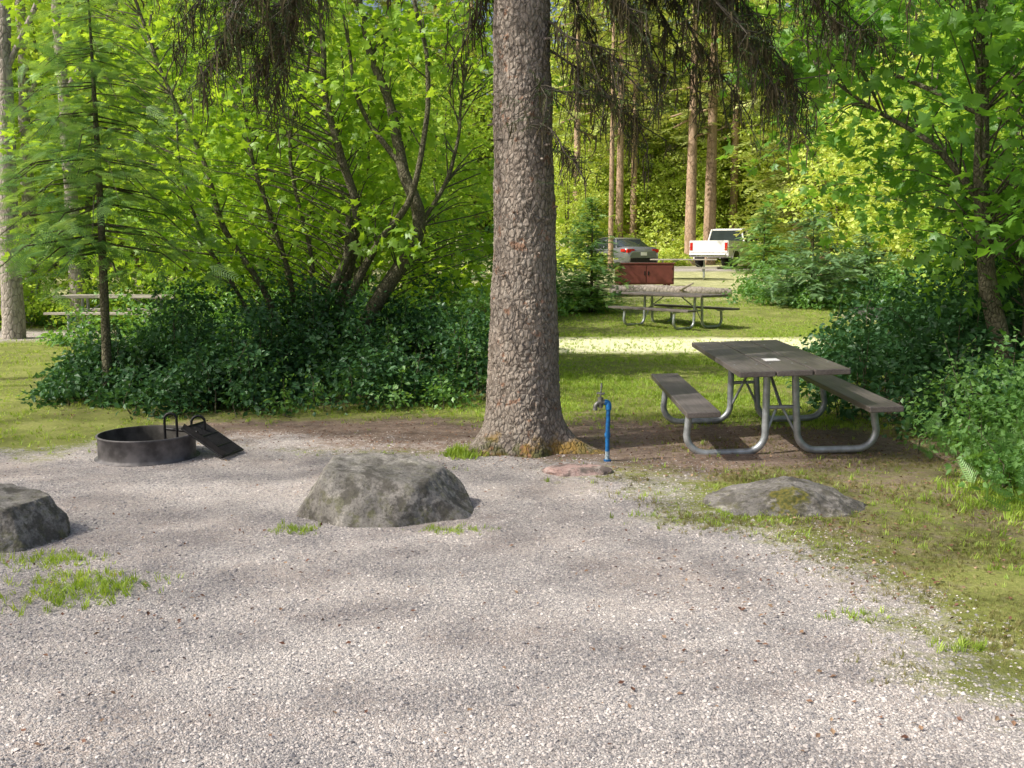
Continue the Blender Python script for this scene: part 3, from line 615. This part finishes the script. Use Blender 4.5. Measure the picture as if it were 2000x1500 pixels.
for (x,y,s) in [(12,31,.8),(14.5,31,1.1),(14.5,37,1.2),(16,28,1.1),(13.5,42,.9),(17,42,1.2),(-4,38,.8),(-10,38,1.3),(-17,34,1.3),(-20,42,1.4),
                (4.6,60,.8),(7.5,60.5,.8),(9.9,60,.75),(12,61,.9),(3.0,56,.7),(6.2,64,1.1),(9.5,64,1.2),(13,64,1.2),(15.5,58,1.2),(2,62,1.0),(4.5,69,1.6),(8,69,1.7),(11.5,69,1.7),(15,69,1.7),(18,64,1.5),(6,76,2.3),(10,76,2.4),(14,76,2.3),(18,76,2.3)]:
    inst(PB[rng.integers(3)],x,y,s)
for (x,y,s) in [(5.0,66,1.2),(8.8,67,1.3),(12.3,67,1.25),(7.0,62,.9),(11.2,62.5,.9)]: inst(PC[1],x,y,s)
for k in range(130):
    y=rng.uniform(40,105); x=rng.uniform(-.62,.62)*y; q=x/y; s=rng.uniform(1.0,1.7)
    if y<78 and .03<q<.27: continue
    if blocks(x,y,15*s)>.2: continue
    inst(PC[rng.integers(2)],x,y,s)
for k in range(100):
    y=rng.uniform(50,100); x=rng.uniform(-.6,.6)*y; s=rng.uniform(1.1,2.0)
    if y<64 and .05<x/y<.27: continue
    if blocks(x,y,9*s)>.2: continue
    inst(PB[rng.integers(3)],x,y,s)

# ---------------------------------------------------------------- rocks
def ico(sub):
    import bmesh
    bm=bmesh.new(); bmesh.ops.create_icosphere(bm,subdivisions=sub,radius=1); V=np.array([v.co[:] for v in bm.verts]); F=np.array([[v.index for v in f.verts] for f in bm.faces]); bm.free(); return V,F
IV,IF=ico(6)
def rock(name,loc,size,planes,mat,rz=0,amp=.1,seed=0):
    V=IV.copy()
    for n,d in planes:
        n=norm(np.array(n,float)); s=V@n; k=s>d; V[k]-=np.outer((s[k]-d)*.95,n)
    V+=norm(IV)*((fbm(V+seed,1.3,2)-.5)*amp*2)[:,None]; V+=norm(IV)*((fbm(V+seed,5,4)-.5)*amp*.6)[:,None]; V+=norm(IV)*((fbm(V+seed,20,2)-.5)*amp*.3)[:,None]
    V*=np.array(size); mb=MB(); mb.add(V,IF,0,.5,True); mb.obj(name,[mat],None,loc,(0,0,rz))
rock('boulder',(-.80,6.42,.02),(.60,.44,.455),[((-1,-.1,.5),.83),((.14,-.12,1),.56),((.75,-.2,.62),.70),((-.1,-1,.6),.66),((.6,-.9,.3),.74),((-.8,-.8,.1),.80)],M_rock,0,.09,2)
rock('boulder',(-3.07,5.80,.04),(.47,.42,.31),[((.1,-.1,1),.68),((.9,-.4,.35),.78),((.2,-1,.3),.7),((-.6,-.5,.6),.8)],M_rock,.1,.11,8)
rock('boulder',(1.80,6.56,-.02),(.53,.34,.24),[((-.45,-.25,1),.52),((.6,-.2,1),.56),((0,-1,.7),.66)],M_rock2,-.05,.16,14)
rock('stone_slab',(.50,7.62,.015),(.27,.16,.05),[((0,0,1),.6),((0,-1,.2),.7),((-.9,-.4,0),.75)],M_red,.1,.1,21)

# ---------------------------------------------------------------- picnic tables
def arc(c,r,a0,a1,n=7):
    return [(c[0]+r*math.cos(t),c[1]+r*math.sin(t)) for t in np.linspace(a0,a1,n)]
def table_meshes(wood):
    w=MB(); L=2.44
    for x in (-.29,0,.29): box(w,(x,0,.738),(.278,L,.045),rnd=rng.random())
    for s in (-1,1): box(w,(s*.71,0,.43),(.265,L,.045))
    f=MB()
    for yf in (-.76,.76):
        for s in (-1,1):
            pth=[(.115,.70),(.12,.5),(.13,.24)]+arc((.13+.16,.19),.16,math.pi,1.5*math.pi)+[(.45,.03)]+arc((.62,.19),.16,1.5*math.pi,2*math.pi)+[(.77,.25),(.755,.395)]
            P=[(s*a,yf,b) for a,b in pth]; tube(f,P,.030,14)
            box(f,(s*.71,yf,.400),(.25,.05,.008)); box(f,(s*.71,yf-.024,.388),(.22,.006,.03))
        box(f,(0,yf,.706),(.78,.05,.014)); tube(f,[(-.12,yf,.40),(.12,yf,.40)],.016,10)
        sg=-1 if yf>0 else 1
        tube(f,[(0,yf,.40),(0,yf+sg*.5,.69)],.014,8); 
        for s in (-1,1): tube(f,[(s*.15,yf,.12),(0.02*s,yf+sg*.06,.395)],.012,8)
        box(f,(0,yf+sg*.52,.704),(.6,.05,.012))
    for x in (-.38,-.2,-.09,.09,.2,.38):
        for yf in (-.76,.76): tube(f,[(x,yf,.758),(x,yf,.7635)],.008,8)
    return w.mesh('planks',[wood]),f.mesh('pipe_frame',[M_galv])
TW,TF=table_meshes(M_wood); TW2,_=table_meshes(M_woodg)
def table(loc,rot,wood=TW):
    e=empty('picnic_table',loc,rot)
    for n,me in (('planks',wood),('pipe_frame',TF)):
        o=bpy.data.objects.new(n,me); scene.collection.objects.link(o); o.parent=e
        if n=='planks':
            b=o.modifiers.new('bevel','BEVEL'); b.width=.006; b.segments=2
    return e
t=table((2.25,9.12,.0),(R(.5),R(-2.0),R(-1.2)))
mb=MB(); box(mb,(-.02,-.48,.7625),(.12,.17,.003)); mb.obj('paper_note',[M_paper],t)
table((3.62,23.1,0),(0,0,R(38)))
table((-7.9,20.8,0.05),(0,0,R(88)),TW2)
table((6.4,38.5,float(gz(0,38.5))),(0,0,R(80)),TW2)

# ---------------------------------------------------------------- fire ring
def fire_ring(loc,detail=True,r=.38):
    e=empty('fire_ring',loc); mb=MB(); h=.19; seg=72; th=np.linspace(0,2*np.pi,seg,endpoint=False)
    prof=[(r+.03,.0),(r+.03,.006),(r+.004,.008),(r,.03),(r,h-.012),(r+.012,h-.004),(r+.010,h+.006),(r-.004,h+.007),(r-.010,h-.003),(r-.008,.01)]
    R0=np.array([[(a*math.cos(t),a*math.sin(t),z) for t in th] for a,z in prof])
    loft(mb,R0[:8],0,True,False); loft(mb,R0[7:],1,True,False)
    mb.obj('ring_wall',[M_steel,M_rust],e)
    a=MB(); n=3000; rr=np.sqrt(rng.random(n))*(r-.02); t=rng.random(n)*6.28
    V=[(0,0,.05)]+[((r-.012)*math.cos(q),(r-.012)*math.sin(q),.02) for q in th]; a.add(V,[[0,1+k,1+(k+1)%seg] for k in range(seg)],0,.5,True); 
    scatter(a,PEB,np.stack([rr*np.cos(t),rr*np.sin(t),.045-.03*rr/r],-1)[:600],up(600,.4),rng.normal(size=(600,3)),rng.uniform(.006,.02,600),0)
    a.obj('ash_bed',[M_ash],e)
    if detail:
        g=MB()
        def loop(x,y,z0,z1,w,rz):
            c,s=math.cos(rz),math.sin(rz); pts=[(-w,z0),(-w,z1-w)]+[(w*math.cos(q),z1-w+w*math.sin(q)) for q in np.linspace(math.pi*.85,.15*math.pi,6)]+[(w,z1-w),(w,z0)]
            tube(g,[(x+a_*c,y+a_*s,z) for a_,z in pts],.011,8,n=30)
        loop(.18,.05,.14,.35,.048,.1); loop(.39,.10,.14,.32,.052,.3)
        tube(g,[(.10,.13,.21),(.42,-.02,.205)],.014,8)
        A=np.array([.36,.12,.245]);U=norm(np.array([.38,-.10,-.235]));W=norm(np.array([.25,.95,.0]));Lg=.42;Wg=.32
        A=A-W*.2
        for u in (0,Lg): tube(g,[A+U*u,A+U*u+W*Wg],.010,8)
        for w in (0,Wg): tube(g,[A+W*w,A+U*Lg+W*w],.010,8)
        for k in range(1,17): q=k/17*Wg; tube(g,[A+W*q,A+U*Lg+W*q],.006,6)
        tube(g,[A+U*.15,A+U*.15+W*Wg],.008,6); tube(g,[A+U*.3,A+U*.3+W*Wg],.008,6)
        Nn=np.cross(U,W); V=[A,A+U*Lg,A+U*Lg+Nn*.05,A+Nn*.05]; g.add(V,[[0,1,2,3]],0)
        g.obj('cooking_grate',[M_black],e)
fire_ring((-2.98,8.24,0)); fire_ring((8.95,25.4,.12),False,.45)

# ---------------------------------------------------------------- water spigot
def spigot():
    e=empty('water_spigot',(.76,8.03,0)); p=MB(); tube(p,[(0,0,-.05),(0,0,.2),(.004,0,.43)],.0175,14); 
    tube(p,[(0,0,-.0),(0,0,.02)],.03,14); tube(p,[(0,0,.20),(0,0,.235)],.023,14)
    tube(p,[(.004,0,.42),(.004,0,.455),(-.004,0,.475),(-.03,-.005,.482)],[.024,.025,.024,.022],14,n=14); p.obj('pipe',[M_blue_p],e)
    b=MB(); tube(b,[(-.025,-.004,.482),(-.06,-.01,.482)],.019,12); tube(b,[(-.06,-.01,.44),(-.06,-.01,.52)],[.021,.022],12); 
    tube(b,[(-.06,-.01,.478),(-.085,-.02,.475),(-.10,-.025,.455),(-.103,-.026,.42)],[.016,.016,.0165,.019],12,n=14)
    tube(b,[(-.06,-.01,.52),(-.055,-.01,.60)],.006,8); tube(b,[(-.053,-.01,.6),(-.053,-.01,.635)],[.010,.006],8)
    th=np.linspace(0,2*np.pi,17); tube(b,[(-.06+.03*math.cos(t),-.01+.03*math.sin(t),.552+.004*math.cos(3*t)) for t in th],.006,6); tube(b,[(-.09,-.01,.552),(-.03,-.01,.552)],.004,6)
    b.obj('faucet',[M_brass],e)
    w=MB(); tube(w,[(0,-.001,.02),(0.001,-.001,.085)],.0182,14,rough=.05); w.obj('paint_chip',[simple('chipped_paint',(.28,.36,.42),.6,0,.6,60)],e)
spigot()

# ---------------------------------------------------------------- log, bear box
lg=MB(); tube(lg,[(2.9,30.2,.52),(4.2,30.3,.54),(5.4,30.0,.52),(6.4,30.1,.50)],[.2,.185,.17,.14],18,n=40,rough=.25); tube(lg,[(4.9,29.9,.6),(5.2,29.5,.8)],[.05,.02],7)
lg.obj('fallen_log',[M_log])
def bear():
    z=float(gz(0,33.5)); e=empty('bear_proof_locker',(4.3,33.5,z),(0,0,R(4))); b=MB(); box(b,(0,0,.43),(1.8,.75,.66)); box(b,(0,0,.775),(1.87,.82,.03))
    for s in (-1,1): box(b,(s*.44,-.385,.43),(.84,.018,.56)); 
    for x in (-.75,.75):
        for y in (-.28,.28): box(b,(x,y,.05),(.09,.09,.1))
    b.obj('cabinet',[M_bear],e,bevel=.008); h=MB(); box(h,(-.06,-.40,.46),(.04,.02,.13)); box(h,(.06,-.40,.46),(.04,.02,.13))
    for s in (-.84,.84):
        for q in (.25,.6): tube(h,[(s,-.395,q-.04),(s,-.395,q+.04)],.012,8)
    h.obj('door_latch',[M_black],e)
bear()

# ---------------------------------------------------------------- vehicles
def ring(x,hw,z0,z1,r=.12,taper=0.0):
    pts=[(-hw+r*.4,z0),(-hw,z0+r),(-hw,(z0+z1)/2),(-hw+taper,z1-r),(-hw+taper+r,z1),(hw-taper-r,z1),(hw-taper,z1-r),(hw,(z0+z1)/2),(hw,z0+r),(hw-r*.4,z0)]
    return [(x,a,b) for a,b in pts]
def wheels(e,xs,hw,r):
    m=MB()
    for x in xs:
        for s in (-1,1):
            th=np.linspace(0,2*np.pi,24,endpoint=False)
            prof=[(r*.6,hw-.20),(r*.95,hw-.2),(r,hw-.15),(r,hw-.03),(r*.95,hw+.01),(r*.66,hw+.012)]
            loft(m,[[(x+a*math.cos(t),s*b,r+a*math.sin(t)) for t in th] for a,b in prof],0,True)
            loft(m,[[(x+a*math.cos(t),s*b,r+a*math.sin(t)) for t in th] for a,b in ((r*.66,hw-.02),(r*.64,hw+.016),(r*.5,hw-.005),(r*.15,hw+.012))],1,True)
    m.obj('wheels',[M_tyre,M_chrome],e)
def sedan(loc,rz):
    e=empty('parked_car',loc,(0,0,rz)); b=MB()
    st=[(-2.35,.72,.42,.78),(-2.28,.84,.30,.98),(-1.9,.89,.24,1.03),(-1.2,.9,.22,.98),(0,.9,.22,.95),(1.0,.9,.22,.93),(1.7,.89,.22,.86),(2.15,.84,.26,.74),(2.32,.7,.34,.62)]
    loft(b,[ring(x,h,a,c,.10,.03) for x,h,a,c in st],0,True)
    roof=[(-1.15,.62,1.38),(-.6,.64,1.455),(.1,.64,1.47),(.6,.62,1.42)]
    loft(b,[ring(x,h,z-.04,z,.02) for x,h,z in roof],0,True)
    loft(b,[ring(x,h,.9,z,.05,t) for x,h,z,t in ((-1.95,.74,.98,.04),(-1.12,.78,1.37,.16),(-.5,.79,1.44,.17),(.2,.79,1.45,.17),(.62,.78,1.39,.16),(1.3,.76,.96,.06))],1,True)
    for s in (-1,1):
        for x0,x1 in ((-1.0,-1.3),(-.15,-.15),(.62,1.25)):
            tube(b,[(x0,s*.635,1.4),(x1,s*.80,.95)],.03,6,mat=0)
    b.obj('body',[M_silver,M_glass],e)
    l=MB()
    for s in (-1,1): box(l,(-2.26,s*.66,.84),(.14,.36,.16)); box(l,(-2.0,s*.885,.86),(.35,.03,.12))
    l.obj('tail_lights',[M_tail],e); d=MB(); box(d,(-2.33,0,.42),(.08,1.4,.2)); box(d,(2.3,0,.45),(.08,1.2,.2)); d.obj('bumper_trim',[M_black],e,bevel=.02)
    p=MB(); box(p,(-2.375,0,.70),(.01,.32,.15)); p.obj('licence_plate',[M_white],e); wheels(e,(-1.42,1.42),.88,.33)
sedan((4.95,49,float(gz(0,49))),R(116))
def pickup(loc,rz):
    e=empty('pickup_truck',loc,(0,0,rz)); b=MB()
    loft(b,[ring(x,.97,.5,z,.08,.02) for x,z in ((-2.8,1.02),(-.55,1.02))],0,True)
    for s in (-1,1): box(b,(-1.68,s*.93,1.12),(2.26,.07,.30))
    box(b,(-2.8,0,1.0),(.07,1.86,.56)); box(b,(-.6,0,1.12),(.07,1.8,.3))
    loft(b,[ring(x,h,a,z,.1,.03) for x,h,a,z in ((-.56,.97,.45,1.26),(.4,.98,.45,1.25),(1.2,.98,.45,1.22),(2.2,.97,.45,1.16),(2.6,.93,.5,1.10),(2.72,.86,.55,1.0))],0,True)
    loft(b,[ring(x,h,1.15,z,.06,t) for x,h,z,t in ((-.54,.86,1.78,.12),(-.3,.88,1.86,.14),(.5,.88,1.86,.14),(.75,.88,1.80,.13),(1.35,.9,1.24,.03))],1,True)
    loft(b,[ring(x,.74,z-.05,z+.012,.02) for x,z in ((-.5,1.84),(0,1.88),(.45,1.88),(.72,1.82))],0,True)
    for s in (-1,1):
        for p,q in (((-.5,s*.75,1.84),(-.54,s*.92,1.22)),((.15,s*.76,1.86),(.15,s*.92,1.22)),((.72,s*.76,1.82),(1.33,s*.92,1.22))): tube(b,[p,q],.045,6,mat=0)
        for x in (-1.75,1.75):
            th=np.linspace(0,np.pi,13); tube(b,[(x+.47*math.cos(t),s*.965,.42+.47*math.sin(t)) for t in th],.035,6,mat=0)
            box(b,(x,s*.93,.6),(.86,.1,.4),2)
        box(b,(1.0,s*1.06,1.32),(.12,.16,.18),2)
    b.obj('body',[M_white,M_glass,M_black],e)
    l=MB(); 
    for s in (-1,1): box(l,(-2.83,s*.86,1.0),(.05,.13,.36))
    l.obj('tail_lights',[M_tail],e); c=MB(); box(c,(-2.92,0,.58),(.16,1.8,.16)); box(c,(2.76,0,.62),(.14,1.75,.2)); 
    box(c,(2.73,0,.92),(.05,1.1,.2)); c.obj('bumpers',[M_chrome],e,bevel=.03); wheels(e,(-1.75,1.75),.95,.39)
pickup((10.75,51,float(gz(0,51))),R(58))

# ---------------------------------------------------------------- light, sky, camera
w=bpy.data.worlds.new('World'); scene.world=w; w.use_nodes=True; nt=w.node_tree; bg=nt.nodes['Background']
sky=nt.nodes.new('ShaderNodeTexSky'); sky.sky_type='NISHITA'; sky.sun_disc=False; sky.sun_elevation=EL; sky.sun_rotation=math.atan2(HS[0],HS[1]); sky.air_density=1; sky.dust_density=6; sky.ozone_density=.8
nt.links.new(sky.outputs[0],bg.inputs[0]); bg.inputs[1].default_value=.15
sd=bpy.data.lights.new('sun','SUN'); sd.energy=5; sd.angle=R(.55); sd.color=(1,.94,.82); so=bpy.data.objects.new('sun',sd); scene.collection.objects.link(so)
so.rotation_euler=(-Vector(SUN)).to_track_quat('-Z','Y').to_euler(); so.location=(-20,-10,25)
cd=bpy.data.cameras.new('camera'); cam=bpy.data.objects.new('camera',cd); scene.collection.objects.link(cam)
cd.lens=36; cd.sensor_width=36; cd.clip_end=3000; cam.location=(0,0,1.65); cam.rotation_euler=(R(90-7.27),0,0); scene.camera=cam
scene.view_settings.view_transform='Standard'; scene.view_settings.look='None'; scene.view_settings.exposure=0
